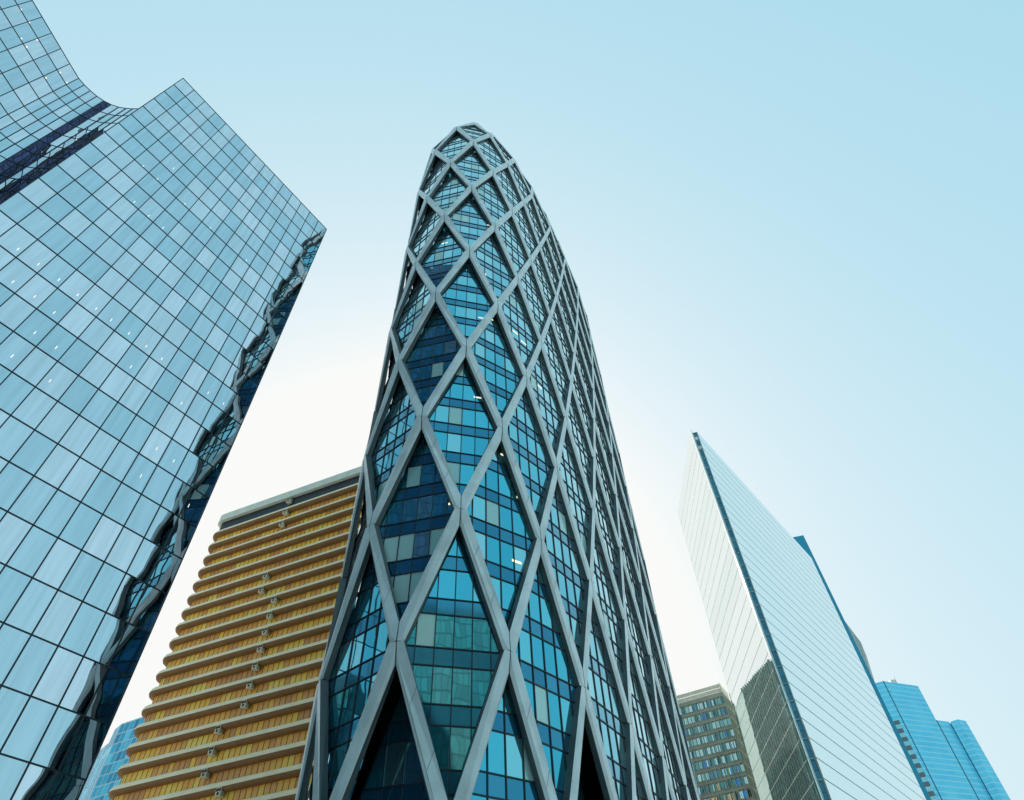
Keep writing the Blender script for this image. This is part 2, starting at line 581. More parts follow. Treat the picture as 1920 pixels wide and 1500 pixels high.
def cell_meshes(uc, kc, extra=0.0):
    zc = zring(kc)
    fr = cell_frame(uc)
    fnc = lambda u: fr[2]
    zlo, zhi = 0.3, 145.3
    gm, mu = MB(), MB()
    k0 = int(math.floor((zc - ZR - 23.3) / FH)) - 1
    nu0 = int(round((uc - 0.5) * 6))
    for fl in range(k0, k0 + 9):
        zf = 23.3 + FH * fl
        for (za, zb, mat) in ((zf, zf + WINH, 0), (zf + WINH, zf + FH, 1)):
            for i in range(6):
                ua = (nu0 + i) / 6; ub = (nu0 + i + 1) / 6
                poly = clip_diamond([(ua, za), (ub, za), (ub, zb), (ua, zb)], uc, zc)
                if len(poly) >= 3: poly = clip(poly, 0, -1, -zlo)
                if len(poly) >= 3: poly = clip(poly, 0, 1, zhi)
                if len(poly) < 3: continue
                key = (nu0 + i, fl)
                m = mat
                r = random.Random(hash((nu0 + i) * 7919 + fl * 104729))
                if mat == 0 and r.random() < (0.85 if (uc, kc) == (1.0, 1) and fl in (1, 2) else 0.05): m = 2
                mid = (ua + ub) / 2
                pts = []
                for u, z in poly:
                    # stay on the facet this column belongs to
                    u2 = min(max(u, ua + 1e-6), ub - 1e-6)
                    pts.append(GC(fr, uc, u2, z, 0, extra))
                gm.face(pts, m, (r.random(), r.random(), r.random()))
        # horizontal bars
        for zz in (zf, zf + WINH):
            for i in range(2):
                ua = uc - 0.5 + 0.5 * i
                sg = seg_diamond((ua, zz), (ua + 0.5, zz), uc, zc, zlo, zhi)
                if sg is None: continue
                (u0, _), (u1, _) = sg
                e = 1e-5
                h = 0.036
                a, b = GC(fr, uc, u0 + e, zz - h, 0, extra), GC(fr, uc, u1 - e, zz - h, 0, extra)
                n = fnc((u0 + u1) / 2); n3 = Vector((n.x, n.y, 0)) * 0.08
                up = Vector((0, 0, 2 * h))
                mu.face([a + n3, b + n3, b + n3 + up, a + n3 + up])
                mu.face([a, b, b + n3, a + n3]); mu.face([a + n3 + up, b + n3 + up, b + up, a + up])
    for i in range(1, 6):
        u = (nu0 + i) / 6
        sg = seg_diamond((u, zc - ZR), (u, zc + ZR), uc, zc, zlo, zhi)
        if sg is None: continue
        (_, z0), (_, z1) = sg
        n = fnc(u + .01); t = Vector((-n.y, n.x)); n3 = Vector((n.x, n.y, 0)) * 0.08
        w = Vector((t.x, t.y, 0)) * 0.034
        nz = max(1, int((z1 - z0) / FH)) if z1 > Z1 else 1
        for q in range(nz):
            za = z0 + (z1 - z0) * q / nz; zb = z0 + (z1 - z0) * (q + 1) / nz
            a, b = GC(fr, uc, u, za, 0, extra), GC(fr, uc, u, zb, 0, extra)
            mu.face([a - w + n3, a + w + n3, b + w + n3, b - w + n3])
            mu.face([a - w, a - w + n3, b - w + n3, b - w]); mu.face([a + w + n3, a + w, b + w, b + w + n3])
    return gm, mu
CELL_IN = 0.42
def cell_frame(uc):
    L, Rr = plan(uc - .5), plan(uc + .5)
    t = (Rr - L).normalized(); n = Vector((t.y, -t.x))
    return L - n * CELL_IN, Rr - n * CELL_IN, n
def GC(fr, uc, u, z, out=0.0, extra=0.0):
    """point on the flat glazing of one diamond"""
    L, Rr, n = fr
    p = L + (Rr - L) * (u - uc + .5) - n * extra
    q = TOPA + (p - TOPA) * shrink(z)
    return Vector((q.x + n.x * out, q.y + n.y * out, z))
DEEP = {(1.0, -1): 2.0, (3.0, -1): 1.8}
cells = []
for kc in range(-2, 12):
    # nodes of ring kc sit at integers (even) or halves (odd); cells sit between them
    base = 0.5 if kc % 2 == 0 else 0.0
    for j in range(NN):
        cells.append((base + j, kc))
def cell_key(c):
    uc, kc = c
    zc = zring(kc); n = pnorm(uc)
    pts = [surf(uc, max(0, zc - ZR)), surf(uc + .5, zc), surf(uc, min(150, zc + ZR)), surf(uc - .5, zc)]
    return -seen_area(pts, Vector((n.x, n.y, 0)))
cells.sort(key=cell_key)
rg, rm = MB(), MB()
def merge(dst, src):
    b = len(dst.v)
    dst.v += src.v; dst.f += [tuple(x + b for x in f) for f in src.f]; dst.m += src.m; dst.c += src.c
for rank, (uc, kc) in enumerate(cells):
    ex = DEEP.get((uc, kc), 0.0)
    gm, mu = cell_meshes(uc, kc, ex)
    if not gm.f: continue
    if rank < 100:
        go_ = gm.build('glazing_panel', [M_win, M_span, M_blind], dia)
        if mu.f: mu.build('mullion_grid', M_mullion, go_)
        if ex > 1:
            # sloping soffits that close the recess off against the struts above
            sm = MB()
            cf = cell_frame(uc)
            zc = zring(kc)
            T0, L0, R0 = (uc, zc + ZR), (uc - .5, zc), (uc + .5, zc)
            B0 = (uc, max(0.3, zc - ZR))
            for p, q in ((T0, L0), (R0, T0), (L0, B0), (B0, R0)):
                for i in range(4):
                    pa = (p[0] + (q[0] - p[0]) * i / 4, p[1] + (q[1] - p[1]) * i / 4)
                    pb = (p[0] + (q[0] - p[0]) * (i + 1) / 4, p[1] + (q[1] - p[1]) * (i + 1) / 4)
                    sm.face([GC(cf, uc, *pa), GC(cf, uc, *pb), GC(cf, uc, pb[0], pb[1], 0, ex), GC(cf, uc, pa[0], pa[1], 0, ex)])
            sm.build('soffit', M_soffit, dia)
            for du in (-0.16, 0.13):
                p = GC(cf, uc, uc + du, 1.0, 0, ex * 0.6)
                cm = MB()
                cm.prism([(p.x + .32 * math.cos(q * math.pi / 5), p.y + .32 * math.sin(q * math.pi / 5)) for q in range(10)], 0.1, zc + ZR * 0.55)
                cm.build('column', M_strut, dia)
    else:
        merge(rg, gm); merge(rm, mu)
go_ = rg.build('glazing_panel', [M_win, M_span, M_blind], dia); go_['kind'] = 'stuff'
rm.build('mullion_grid', M_mullion, go_)
core = MB()
for (za, zb) in ((0.2, 60), (60, 120), (120, 130), (130, 138), (138, 144)):
    for i in range(2 * NN):
        q4 = []
        for (u, z) in ((i / 2, za), (i / 2 + .5, za), (i / 2 + .5, zb), (i / 2, zb)):
            p = plan(u) - pnorm(u) * 4.6
            p = TOPA + (p - TOPA) * shrink(z)
            q4.append((p.x, p.y, z))
        core.face(q4)
core.build('inner_core', M_dark_wall, dia)
cap = MB()
zs = [145.3, 148, 150.5, 152.5, 154, 155.2, 155.9]
for q in range(len(zs) - 1):
    for i in range(2 * NN):
        u0, u1 = i / 2, (i + 1) / 2
        cap.face([G(u0, zs[q]), G(u1 - 1e-6, zs[q]), G(u1 - 1e-6, zs[q + 1]), G(u0, zs[q + 1])], 0, rc())
cap.face([G(i / 2, zs[-1]) for i in range(2 * NN)], 0)
cap.build('roof_cap', M_win, dia)
# lit office lamps seen just inside the glass
r2 = random.Random(21)
TL = [(1.75, 66.9), (1.92, 67.0), (1.7, 52.6), (1.33, 55.8), (1.27, 62.8), (2.3, 41.6), (2.1, 44.9), (2.42, 66.2), (2.6, 65.0), (2.75, 62.4), (2.9, 59.8), (1.8, 76.0),
      (1.0, 86.0), (1.12, 86.2), (1.9, 92.5), (2.35, 85.1), (1.4, 37.8), (2.2, 34.2)]
for u, z in TL:
    zf = 23.3 + FH * math.floor((z - 23.3) / FH) + 0.35 + 1.4 * r2.random()
    du = 0.058
    mb = MB()
    best = None
    for uc, kc in cells:
        e = abs(u - uc) / .5 + abs(zf - zring(kc)) / ZR
        if best is None or e < best[0]: best = (e, uc)
    cf = cell_frame(best[1])
    a, b = GC(cf, best[1], u - du, zf, 0.015), GC(cf, best[1], u + du, zf, 0.015)
    up = Vector((0, 0, 0.22))
    mb.face([a, b, b + up, a + up])
    mb.build('ceiling_light', M_lamp_w if r2.random() < .6 else M_lamp, dia)

# ================================================================== RIBBED OCHRE TOWER
M_ochre = None
def ochre_mat():
    m, nt, b = new_mat('ochre_glass')
    a, s = rnd_attr(nt)
    r = ramp(nt, s.outputs[0], [(0.0, (0.66, 0.29, 0.07)), (0.45, (0.90, 0.43, 0.06)), (0.7, (0.98, 0.53, 0.05)), (0.85, (1.0, 0.61, 0.05)), (1.0, (1.0, 0.70, 0.12))])
    r.color_ramp.interpolation = 'LINEAR'
    nt.links.new(r.outputs[0], b.inputs['Base Color'])
    b.inputs['Metallic'].default_value = 0.0
    b.inputs['Roughness'].default_value = 0.35
    nt.links.new(pane_normal(nt, a, 0.05, 0.05, 0.7), b.inputs['Normal'])
    return m
M_ochre = ochre_mat()
def rib_mat():
    m, nt, b = new_mat('ribbed_concrete')
    tc = node(nt, 'ShaderNodeTexCoord')
    rot = node(nt, 'ShaderNodeMapping'); rot.inputs['Rotation'].default_value = (0, 0, R(21.0))
    nt.links.new(tc.outputs['Object'], rot.inputs['Vector'])
    wv = node(nt, 'ShaderNodeTexWave'); wv.inputs['Scale'].default_value = 0.85; wv.inputs['Distortion'].default_value = 0.4
    nt.links.new(rot.outputs[0], wv.inputs['Vector'])
    nz = node(nt, 'ShaderNodeTexNoise'); nz.inputs['Scale'].default_value = 0.5; nz.inputs['Detail'].default_value = 6
    nt.links.new(tc.outputs['Object'], nz.inputs['Vector'])
    r = ramp(nt, nz.outputs[0], [(0.3, (0.86, 0.73, 0.49)), (0.7, (0.94, 0.82, 0.58))])
    nt.links.new(r.outputs[0], b.inputs['Base Color'])
    b.inputs['Roughness'].default_value = 0.6
    bp = node(nt, 'ShaderNodeBump'); bp.inputs['Strength'].default_value = 0.5; bp.inputs['Distance'].default_value = 0.06
    nt.links.new(wv.outputs[0], bp.inputs['Height']); nt.links.new(bp.outputs[0], b.inputs['Normal'])
    return m
M_rib = rib_mat()
M_para = plain('pale_parapet', (0.66, 0.70, 0.62), 0.6, var=0.08)
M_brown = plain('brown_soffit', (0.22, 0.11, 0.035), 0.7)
M_white = plain('white_plate', (0.72, 0.70, 0.62), 0.5)
M_vent = plain('vent_plate', (0.62, 0.54, 0.40), 0.6)
M_black = plain('black_hole', (0.008, 0.008, 0.008), 0.8, var=0.0)
LC = Vector((-71.8, 114.3)); gd = Vector((0.9336, -0.3584)); gn = Vector((-0.3584, -0.9336))
och = thing('office_tower', 'golden ochre tower banded by rounded beige ledges behind the mirror-glass building', 'building', (-48, 116, 0))
GLEN = 52.0
def gold_path(out):
    """plan line round the left corner and along the front, 'out' metres before the wall (wall = 1.15 behind the ledge noses)"""
    o = out - 1.15
    r = 2.6 + o
    c = LC + gd * (2.6 + 0.0) - gn * 2.6
    pts = [c - gd * r - gn * 24.0]
    for i in range(9):
        a = math.pi / 2 * i / 8
        pts.append(c - gd * r * math.cos(a) + gn * r * math.sin(a))
    pts.append(c + gn * r + gd * GLEN)
    return pts
FG = 3.31
def sweep(profile, mats, name, mi=None, smooth=True):
    mb = MB()
    paths = [gold_path(o) for o, z in profile]
    for j in range(len(profile) - 1):
        for i in range(len(paths[0]) - 1):
            a, b = paths[j][i], paths[j][i + 1]; c, d = paths[j + 1][i + 1], paths[j + 1][i]
            mb.face([(a.x, a.y, profile[j][1]), (b.x, b.y, profile[j][1]), (c.x, c.y, profile[j + 1][1]), (d.x, d.y, profile[j + 1][1])], 0 if mi is None else mi[j])
    # closed right-hand end
    mb.face([(paths[j][-1].x, paths[j][-1].y, profile[j][1]) for j in range(len(profile))])
    return mb.build(name, mats, och)
LZ = [95.3 - FG * k for k in range(29)]
def resample(p):
    return p
for z in LZ:
    if z < 1: break
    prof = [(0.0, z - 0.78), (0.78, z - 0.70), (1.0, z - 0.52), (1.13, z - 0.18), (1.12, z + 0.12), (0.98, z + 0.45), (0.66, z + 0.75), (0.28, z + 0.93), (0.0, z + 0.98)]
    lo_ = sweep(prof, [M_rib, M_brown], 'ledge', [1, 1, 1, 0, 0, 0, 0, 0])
    for p in lo_.data.polygons: p.use_smooth = False
# walls of glass panes between the ledges
wp = gold_path(0.0)
def gold_seq(step):
    """even points along the wall line"""
    out = [wp[0]]; acc = 0.0
    for i in range(len(wp) - 1):
        L = (wp[i + 1] - wp[i]).length
        pos = step - acc
        while pos <= L:
            out.append(wp[i] + (wp[i + 1] - wp[i]) * (pos / L)); pos += step
        acc = L - (pos - step)
    return out
GP = gold_seq(1.12)
rg3 = random.Random(5)
for z in LZ:
    zb = z - FG + 0.98; zt = z - 0.78
    if zb < 0: break
    mb = MB()
    last = 0.5
    for i in range(len(GP) - 1):
        a, b = GP[i], GP[i + 1]
        if rg3.random() < 0.65: last = rg3.random()
        v = min(1, max(0, last + rg3.uniform(-.12, .12)))
        d = (b - a).normalized() * 0.03
        mb.panel(a + d, b - d, zb - 0.05, zt + 0.05, 0.0, 0.05, 0, (v, rg3.random(), rg3.random()))
        mb.panel(b - d * 1.6, b + d * 1.6, zb - 0.05, zt + 0.05, 0.0, 0.09, 1)
    mb.build('window_strip', [M_ochre, M_brown], och)
ww = MB()
bk = [wp[i] - Vector((0, 0)) for i in range(len(wp))] + [wp[-1] - gn * 26]
ww.prism([(p.x, p.y) for p in bk], 0, 97.5)
ww.build('wall', M_brown, och)
pp = sweep([(0.0, 98.75), (1.1, 98.75), (1.15, 98.85), (1.15, 100.6), (1.0, 100.75), (-0.6, 100.75), (-0.6, 97.0)], [M_para], 'parapet')
gp_ = sweep([(0.35, 96.2), (0.35, 98.8)], [M_mullion], 'roof_gap')
VENT = [(25.6, f) for f in (7, 8, 9, 10, 11, 12, 13, 17)] + [(21.5, f) for f in (0, 1, 5, 6, 14, 15, 16)] + [(21.5, -1)]
for s, f in VENT:
    z = 95.3 - FG * f - FG / 2 + 1.55
    mb = MB()
    o = LC + gd * s
    a, b = o - gd * 0.5, o + gd * 0.5
    mb.panel(a, b, z - 1.35, z - 0.15, -0.95, 0.02, 0)
    ve = mb.build('vent', M_vent, och)
    for dx, dz in ((-0.24, -0.48), (0.24, -0.48), (0.0, -1.0)):
        hb = MB()
        c = o + gd * dx
        ring = []
        for q in range(14):
            t = 2 * math.pi * q / 14
            w = c + gd * (0.24 * math.cos(t)) + gn * 0.025
            ring.append((w.x, w.y, z + dz + 0.24 * math.sin(t)))
        hb.face(ring)
        hb.build('vent_opening', M_black, ve)

# ================================================================== WEDGE TOWER (right)
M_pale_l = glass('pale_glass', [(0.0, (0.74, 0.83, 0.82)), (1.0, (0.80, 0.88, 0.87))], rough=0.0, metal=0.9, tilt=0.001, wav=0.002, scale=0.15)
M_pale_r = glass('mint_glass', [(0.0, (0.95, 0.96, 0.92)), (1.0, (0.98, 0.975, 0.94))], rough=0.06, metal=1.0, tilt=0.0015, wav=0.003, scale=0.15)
M_joint_l = plain('pale_joint', (0.48, 0.55, 0.53), 0.6)
M_joint_r = plain('grey_joint', (0.22, 0.34, 0.35), 0.6)
M_core = glass('blue_core_glass', [(0.0, (0.03, 0.25, 0.36)), (1.0, (0.04, 0.30, 0.42))], rough=0.15, metal=0.6, tilt=0.002, wav=0.004)
wed = thing('wedge_tower', 'pale mint glass tower with a knife-sharp prow, a dark vertical slot and fine level lines', 'skyscraper', (70, 165, 0))
WZ = 141.7; WF = 3.72
LT, LEt = Vector((54.8, 134.9)), Vector((55.9, 175.3))        # left face at the top
LB, LEb = Vector((53.4, 135.4)), Vector((54.0, 175.9))        # and at the ground: the prow leans a little
SRt, SRb = Vector((56.4, 134.5)), Vector((54.95, 135.1))
REt, REb = Vector((110.0, 204.0)), Vector((109.6, 204.2))
def lean(t, b, z): return b + (t - b) * (z / WZ)
def band(pa, pb, z0, z1, t0, t1, mat_i, c, mb):
    """slanted box between two leaning edges; pa/pb = (top,bottom) plan points"""
    a0, b0, a1, b1 = lean(*pa, z0), lean(*pb, z0), lean(*pa, z1), lean(*pb, z1)
    d = (b0 - a0).normalized(); n = Vector((d.y, -d.x))
    f = lambda p, z, t: (p.x + n.x * t, p.y + n.y * t, z)
    mb.face([f(a0, z0, t1), f(b0, z0, t1), f(b1, z1, t1), f(a1, z1, t1)], mat_i, c)
    mb.face([f(a0, z0, t0), f(b0, z0, t0), f(b0, z0, t1), f(a0, z0, t1)], mat_i, c)
    mb.face([f(a1, z1, t1), f(b1, z1, t1), f(b1, z1, t0), f(a1, z1, t0)], mat_i, c)
    mb.face([f(a0, z0, t0), f(a0, z0, t1), f(a1, z1, t1), f(a1, z1, t0)], mat_i, c)
    mb.face([f(b0, z0, t1), f(b0, z0, t0), f(b1, z1, t0), f(b1, z1, t1)], mat_i, c)
nfl = int(WZ // WF)
for k in range(nfl):
    z1 = WZ - WF * k; z0 = z1 - WF + 0.20
    mb = MB()
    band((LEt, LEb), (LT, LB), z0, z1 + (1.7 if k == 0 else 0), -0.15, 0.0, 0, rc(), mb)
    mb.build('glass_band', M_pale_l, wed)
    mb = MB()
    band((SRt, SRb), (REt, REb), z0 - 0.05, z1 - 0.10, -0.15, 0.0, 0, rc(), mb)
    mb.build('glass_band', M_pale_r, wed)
bm_ = MB()
for k in range(nfl + 1):
    band((LEt, LEb), (LT, LB), max(0, WZ - WF * (k + 1)), WZ - WF * k, -0.35, -0.08, 0, None, bm_)
bm_.build('joint_backing', M_joint_l, wed)
bm_ = MB()
for k in range(nfl + 1):
    band((SRt, SRb), (REt, REb), max(0, WZ - WF * (k + 1)), WZ - WF * k - (0.1 if k == 0 else 0), -0.35, -0.08, 0, None, bm_)
bm_.build('joint_backing', M_joint_r, wed)
# slot with its floor edges, and an added pale strip for sky reflected at the prow
sl = MB()
s0t, s1t = Vector((54.85, 135.25)), Vector((56.5, 134.85)); s0b, s1b = Vector((53.4, 135.75)), Vector((55.05, 135.4))
for k in range(nfl):
    z1 = WZ - WF * k - 0.3
    for q in range(2):
        za = z1 - WF + WF * q / 2; zb = z1 - WF + WF * (q + 1) / 2 - 0.08
        band((s0t, s0b), (s1t, s1b), za, zb, -0.1, 0.0, 0, rc(), sl)
sl.build('slot_glazing', M_slot, wed)
sb = MB()
for k in range(nfl + 1):
    band((s0t, s0b), (s1t, s1b), max(0, WZ - WF * (k + 1)), WZ - WF * k, -0.3, -0.05, 0, None, sb)
sb.build('slot_backing', M_dark_wall, wed)
fe = MB()
for k in range(nfl):
    z1 = WZ - WF * k
    band((s0t, s0b), (s1t, s1b), z1 - 0.05, z1 + 0.05, 0.0, 0.12, 0, None, fe)
fe.build('slot_floor_edges', M_joint_l, wed)
fn = MB()
d = (LT - LEt).normalized()
for k in range(nfl + 1):
    band((LT - d * 0.9, LB - d * 0.9), (LT + d * 0.02, LB + d * 0.02), max(0, WZ - WF * (k + 1)), WZ - WF * k + (1.9 if k == 0 else 0), 0.02, 0.10, 0, None, fn)
fn.build('prow_reflection_strip', M_pale_r, wed)
bd = MB()
poly_t = [LEt + Vector((0.5, -1)), LT + Vector((1.0, 3.0)), REt + Vector((-1.5, -.8)), Vector((105, 222)), Vector((76, 215))]
bd.prism([(p.x, p.y) for p in poly_t], 0, WZ - 1.0)
bd.build('wall', M_joint_l, wed)
for zz in (139.3, 135.4):
    sw = MB()
    d2 = (s1t - s0t) * 0.22
    sw.panel(s0t + d2, s1t - d2, zz - 0.7, zz + 0.5, 0.02, 0.06)
    sw.build('slot_window', M_white, wed)
# end wall strip of the right face and the blue stair core behind it
co_ = MB()
ta = Vector((117.2, 215.2)); tb = Vector((112.4, 216.4))
co_.prism([(tb.x, tb.y), (ta.x, ta.y), (124.0, 232.0), (108, 236)], 0, 160.5, 0, (0.5, 0.5, 0.5))
co_.build('stair_core', M_core, wed)

# ================================================================== GREY ANGULAR TOWER behind the wedge
def ray_at(az, tan_el, r):
    return Vector((r * math.sin(R(az)), r * math.cos(R(az)), 1.7 + r * tan_el))
M_grey = plain('grey_cladding', (0.33, 0.40, 0.39), 0.5, 0.2, var=0.08)
gry = thing('angular_tower', 'grey tower with a sloping shoulder peeking past the rear edge of the mint tower', 'building', (165, 300, 0))
rr = 340.0
out_ = [(26.2, .0), (27.6, .0), (27.95, .25), (28.25, .33), (28.52, .398), (28.98, .4532), (28.47, .498), (27.6, .56), (26.2, .56)]
dirp = Vector((math.sin(R(27.5)), math.cos(R(27.5)), 0))
fr = []
for a_, t_ in out_:
    v = Vector((math.sin(R(a_)), math.cos(R(a_)), 0))
    r_ = rr / v.dot(dirp)
    fr.append(Vector((v.x * r_, v.y * r_, 1.7 + r_ * t_ if t_ > 0 else 0.0)))
gg = MB()
gg.face(fr)
bkv = [p + dirp * 16 for p in fr]
gg.face(list(reversed(bkv)))
for i in range(len(fr)):
    j = (i + 1) % len(fr)
    gg.face([fr[j], fr[i], bkv[i], bkv[j]])
gg.build('wall', M_grey, gry)

# ================================================================== BLUE STEPPED TOWER (far right)
def blue_mat():
    m, nt, b = new_mat('far_blue_glass')
    tc = node(nt, 'ShaderNodeTexCoord')
    sx = node(nt, 'ShaderNodeSeparateXYZ'); nt.links.new(tc.outputs['Object'], sx.inputs[0])
    md = node(nt, 'ShaderNodeMath', operation='MODULO'); nt.links.new(sx.outputs[2], md.inputs[0]); md.inputs[1].default_value = 3.8
    lt = node(nt, 'ShaderNodeMath', operation='LESS_THAN'); nt.links.new(md.outputs[0], lt.inputs[0]); lt.inputs[1].default_value = 0.9
    a, s = rnd_attr(nt)
    nz = node(nt, 'ShaderNodeTexNoise'); nz.inputs['Scale'].default_value = 0.09; nz.inputs['Detail'].default_value = 5
    nt.links.new(tc.outputs['Object'], nz.inputs['Vector'])
    r = ramp(nt, nz.outputs[0], [(0.3, (0.12, 0.56, 0.76)), (0.7, (0.18, 0.66, 0.84))])
    mx = node(nt, 'ShaderNodeMix', data_type='RGBA')
    nt.links.new(lt.outputs[0], mx.inputs[0]); nt.links.new(r.outputs[0], mx.inputs[6]); mx.inputs[7].default_value = (0.30, 0.70, 0.82, 1)
    nt.links.new(mx.outputs[2], b.inputs['Base Color'])
    b.inputs['Metallic'].default_value = 0.7
    b.inputs['Roughness'].default_value = 0.25
    return m
M_blue = blue_mat()
M_blue_dk = plain('blue_recess', (0.02, 0.10, 0.18), 0.6)
M_louv = plain('grey_louvre', (0.10, 0.14, 0.16), 0.6)
M_cyan = plain('cyan_panel', (0.22, 0.55, 0.66), 0.4)
blu = thing('stepped_tower', 'distant blue glass tower stepping down to the right, beyond the mint wedge tower', 'skyscraper', (305, 530, 0))
UP = [(255, 520.1), (283.4, 507.0), (315.5, 518.9), (305, 560), (262, 560)]
LO = [(315.7, 519.0), (327.3, 523.4), (327.5, 527.0), (328.6, 526.6), (328.3, 523.6), (332.7, 519.8), (340.6, 523.6), (336, 562), (304.8, 560.5)]
mb = MB(); mb.prism(UP, 0, 231.0); mb.build('tower_block', M_blue, blu)
mb = MB(); mb.prism(LO, 0, 204.2); mb.build('tower_block', M_blue, blu)
mb = MB(); mb.prism([(327.35, 523.9), (328.28, 524.0), (328.5, 526.5), (327.55, 526.9)], 0, 203.0); mb.build('recess', M_blue_dk, blu)
for p in (Vector((283.4, 507.0)), Vector((315.6, 518.95))):
    mb = MB()
    mb.prism([(p.x - .3, p.y - .25), (p.x + .3, p.y - .25), (p.x + .3, p.y + .3), (p.x - .3, p.y + .3)], 0, 231.1 if p.x < 300 else 204)
    mb.build('corner_trim', M_blue_dk, blu)
fd = (Vector((255, 520.1)) - Vector((283.4, 507.0))).normalized()
for k in range(14):
    z = 200.1 - 6.05 * k
    a = Vector((283.4, 507.0)) + fd * 10.5; b = Vector((283.4, 507.0)) + fd * 2.6
    mb = MB(); mb.panel(a, b, z - 1.4, z + 1.4, 0.0, 0.25); mb.build('louvre_panel', M_louv, blu)
    mb = MB(); mb.panel(a, b, z - 4.5, z - 1.6, 0.0, 0.2); mb.build('cyan_panel', M_cyan, blu)
mb = MB(); mb.prism([(293, 514), (297, 514), (297, 518), (293, 518)], 231, 235); mb.build('roof_unit', M_white, blu)

# ================================================================== CONCRETE SLAB BLOCK (between lattice tower and wedge tower)
M_conc = plain('brown_concrete', (0.27, 0.30, 0.25), 0.8, var=0.15, scale=0.4)
M_cw = glass('block_window_glass', [(0.0, (0.03, 0.12, 0.15)), (0.35, (0.08, 0.30, 0.32)), (0.55, (0.36, 0.62, 0.58)), (0.85, (0.80, 0.92, 0.86)), (0.93, (0.04, 0.22, 0.55)), (1.0, (0.05, 0.30, 0.62))], rough=0.05, metal=0.8, tilt=0.05, wav=0.03)
M_screen = plain('beige_screen', (0.55, 0.54, 0.46), 0.7)
slab = thing('office_block', 'brown concrete office block gridded with small windows beside the lattice tower', 'building', (56, 206, 0))
EA, EB, EC = Vector((47.0, 205.5)), Vector((60.4, 198.3)), Vector((64.6, 206.0))
ED, EF = Vector((61.0, 210)), Vector((50.0, 213))
mb = MB(); mb.prism([(p.x, p.y) for p in (EA, EB, EC, ED, EF)], 0, 91.0); mb.build('wall', M_conc, slab)
wins = []
for (a, b, nb) in ((EA, EB, 13), (EB, EC, 7)):
    for fl in range(25):
        zt_ = 89.3 - 3.2 * fl
        for i in range(nb):
            p = a + (b - a) * ((i + 0.10) / nb); q = a + (b - a) * ((i + 0.90) / nb)
            wins.append((p, q, zt_ - 1.75, zt_))
wins.sort(key=lambda w: -seen_area(*pane_face(w)))
rest = MB()
for rank, w in enumerate(wins):
    mb = MB() if rank < 100 else rest
    p, q, z0, z1 = w
    mid = (p + q) / 2; d = (q - p).normalized() * 0.06
    c1 = rc()
    mb.panel(p, mid - d, z0, z1, 0.0, 0.03, 0, c1)
    mb.panel(mid + d, q, z0, z1, 0.0, 0.03, 0, rc() if rng.random() < .6 else c1)
    if rank < 100:
        mb.build('window', M_cw, slab)
o = rest.build('window', M_cw, slab); o['kind'] = 'stuff'
gb2 = MB()
for (a, b, nb) in ((EA, EB, 13), (EB, EC, 7)):
    d = (b - a).normalized() * 0.13
    for i in range(nb + 1):
        p = a + (b - a) * (i / nb)
        gb2.panel(p - d, p + d, 0, 90.2, 0.002, 0.35)
    for fl in range(26):
        z = 90.1 - 3.2 * fl
        gb2.panel(a, b, z - 0.5, z + 0.1, 0.002, 0.28)
gb2.build('facade_frame', M_conc, slab)
sc_ = MB()
for (a, b, nb) in ((EA, EB, 13), (EB, EC, 7)):
    for i in range(nb):
        p = a + (b - a) * ((i + .04) / nb); q = a + (b - a) * ((i + .96) / nb)
        sc_.panel(p, q, 91.2, 92.3, -0.35, -0.3); sc_.panel(p, q, 92.5, 93.6, -0.35, -0.3)
        sc_.panel(p - (b - a).normalized() * .1, p, 90.9, 93.8, -0.45, -0.25)
sc_.build('roof_screen', M_screen, slab)

# ================================================================== DARK TOWER mirrored in the wedge tower's left face
M_drk = plain('dark_green_cladding', (0.085, 0.19, 0.175), 0.5, var=0.3)
M_dgl = glass('dark_green_glass', [(0.0, (0.06, 0.13, 0.11)), (1.0, (0.42, 0.60, 0.54))], rough=0.1, metal=0.8, tilt=0.02)
M_lgt = plain('pale_stone', (0.72, 0.74, 0.70), 0.7, var=0.06)
drk = thing('dark_tower', 'dark green ribbed tower reflected in the left face of the mint wedge tower', 'building', (28, 218, 0))
K = [Vector((39.6, 246.5)), Vector((38.4, 221)), Vector((32.7, 201.8)), Vector((29.1, 203.6)), Vector((14, 216)), Vector((20, 250))]
mb = MB(); mb.prism([(p.x, p.y) for p in reversed(K)], 0, 101.7); mb.build('wall', M_drk, drk)
mb = MB(); mb.panel(K[0], K[1], 0, 101.5, 0, .05) if False else None
fin = MB(); gls = MB()
for (a, b, n_) in ((K[1], K[2], 15), (K[2], K[3], 3)):
    # outward side of the face a->b is its left
    for i in range(n_ + 1):
        p = a + (b - a) * (i / n_); d = (b - a).normalized() * 0.16
        fin.panel(p + d, p - d, 0, 101.9, 0.0, 0.45)
    for i in range(n_):
        for k in range(28):
            p = a + (b - a) * ((i + .15) / n_); q = a + (b - a) * ((i + .85) / n_)
            gls.panel(q, p, 101 - 3.6 * k - 2.6, 101 - 3.6 * k, 0.0, 0.05, 0, rc())
fin.build('facade_fins', M_drk, drk)
gls.build('window_strip', M_dgl, drk)
lw = MB(); lw.panel(K[1], K[0], 0, 101.0, 0.0, 0.2); lw.build('side_wall', M_lgt, drk)

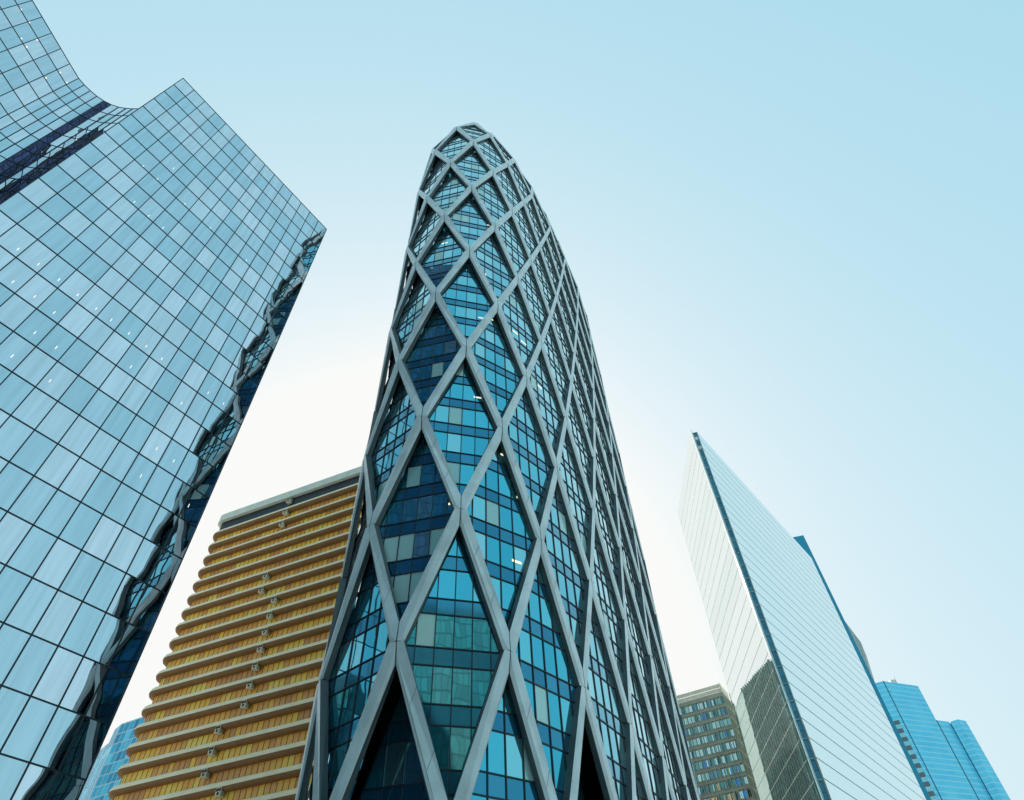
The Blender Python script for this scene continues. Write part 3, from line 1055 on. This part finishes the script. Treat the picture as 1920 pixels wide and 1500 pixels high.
# ================================================================== SMALL BLUE BLOCK low on the left
M_sb = glass('small_block_glass', [(0.0, (0.03, 0.22, 0.36)), (0.6, (0.06, 0.40, 0.56)), (1.0, (0.16, 0.60, 0.74))], rough=0.08, metal=0.8, tilt=0.02)
M_sbf = plain('pale_blue_frame', (0.40, 0.58, 0.64), 0.5)
sml = thing('glass_block', 'small blue glass block low between the mirror-glass building and the golden tower', 'building', (-175, 280, 0))
zq = 105.0
Q0 = Vector((-1.528, 2.356)) * zq; Q1 = Vector((-1.420, 2.2134)) * (zq * 1.045); Q2 = Vector((-1.357, 2.183)) * (zq * 1.045)
Qd = (Q1 - Q0).normalized(); Qn = Vector((Qd.y, -Qd.x))
Q3 = Q2 + (Q2 - Q1).normalized() * 24
Qs = Q0 - Qd * 30
bk1 = Vector((-0.55, 0.83)) * 30
mb = MB(); mb.prism([(p.x, p.y) for p in (Q0, Q1, Q3, Q3 + bk1, Q0 + bk1)], 0, zq * 1.045 + 1.7); mb.build('wall', M_sbf, sml)
mb = MB(); mb.prism([(p.x, p.y) for p in (Qs, Q0 - Qd * .05, Q0 + bk1, Qs + bk1)], 0, zq + 1.7); mb.build('wall', M_sbf, sml)
ws_ = MB()
for (a, b, top) in ((Qs, Q0, zq + 1.2), (Q0, Q1, zq * 1.045 + 1.2), (Q1, Q3, zq * 1.045 + 1.2)):
    L = (b - a).length; n_ = max(1, int(round(L / 2.6)))
    for k in range(26):
        for i in range(n_):
            p = a + (b - a) * ((i + .08) / n_); q = a + (b - a) * ((i + .92) / n_)
            ws_.panel(p, q, top - 3.6 * k - 3.2, top - 3.6 * k, 0.0, 0.05, 0, rc())
ws_.build('window_strip', M_sb, sml)

# ================================================================== TOWERS BEHIND THE VIEWER, mirrored in the lattice tower's glass
M_nv = glass('navy_glass', [(0.0, (0.005, 0.012, 0.034)), (1.0, (0.012, 0.028, 0.08))], rough=0.45, metal=0.0, tilt=0.01)
M_nv.node_tree.nodes['Principled BSDF'].inputs['Specular IOR Level'].default_value = 0.08
M_nvf = plain('navy_frame', (0.003, 0.006, 0.02), 0.8, spec=0.08)
M_tl = glass('teal_glass', [(0.0, (0.010, 0.035, 0.04)), (1.0, (0.03, 0.085, 0.09))], rough=0.45, metal=0.0, tilt=0.01)
M_tl.node_tree.nodes['Principled BSDF'].inputs['Specular IOR Level'].default_value = 0.15
M_tlf = plain('teal_frame', (0.01, 0.02, 0.022), 0.7)
def rear_tower(name, label, loc, a, b, depth, h, fh, cw, mg, mf):
    t = thing(name, label, 'building', loc)
    d = (b - a).normalized(); n = Vector((d.y, -d.x))
    q = [a, b, b - n * depth, a - n * depth]
    w = MB(); w.prism([(p.x, p.y) for p in q], 0, h); w.build('wall', mf, t)
    gl = MB()
    for (p0, p1) in ((q[0], q[1]), (q[1], q[2]), (q[3], q[0])):
        L = (p1 - p0).length; nn = max(1, int(round(L / cw)))
        for k in range(int(h // fh)):
            for i in range(nn):
                gl.panel(p0 + (p1 - p0) * ((i + .06) / nn), p0 + (p1 - p0) * ((i + .94) / nn), h - fh * (k + 1) + .25, h - fh * k - .1, 0, .05, 0, rc())
    gl.build('window_strip', mg, t)
    return t
rear_tower('navy_tower', 'dark navy tower mirrored in the left-hand diamonds of the lattice tower', (-70, -60, 0),
           Vector((-36, -66)), Vector((-76, -46)), 30, 275, 3.6, 1.8, M_nv, M_nvf)
rear_tower('teal_tower', 'dark teal gridded tower mirrored low in the front diamonds of the lattice tower', (45, -65, 0),
           Vector((75, -48)), Vector((22, -62)), 28, 92, 3.5, 1.5, M_tl, M_tlf)

for (x, y, h) in ((300, 519, 9), (310, 530, 6)):
    mb = MB(); mb.prism([(x - .25, y - .25), (x + .25, y - .25), (x + .25, y + .25), (x - .25, y + .25)], 231, 231 + h); mb.build('mast', M_grey, blu)
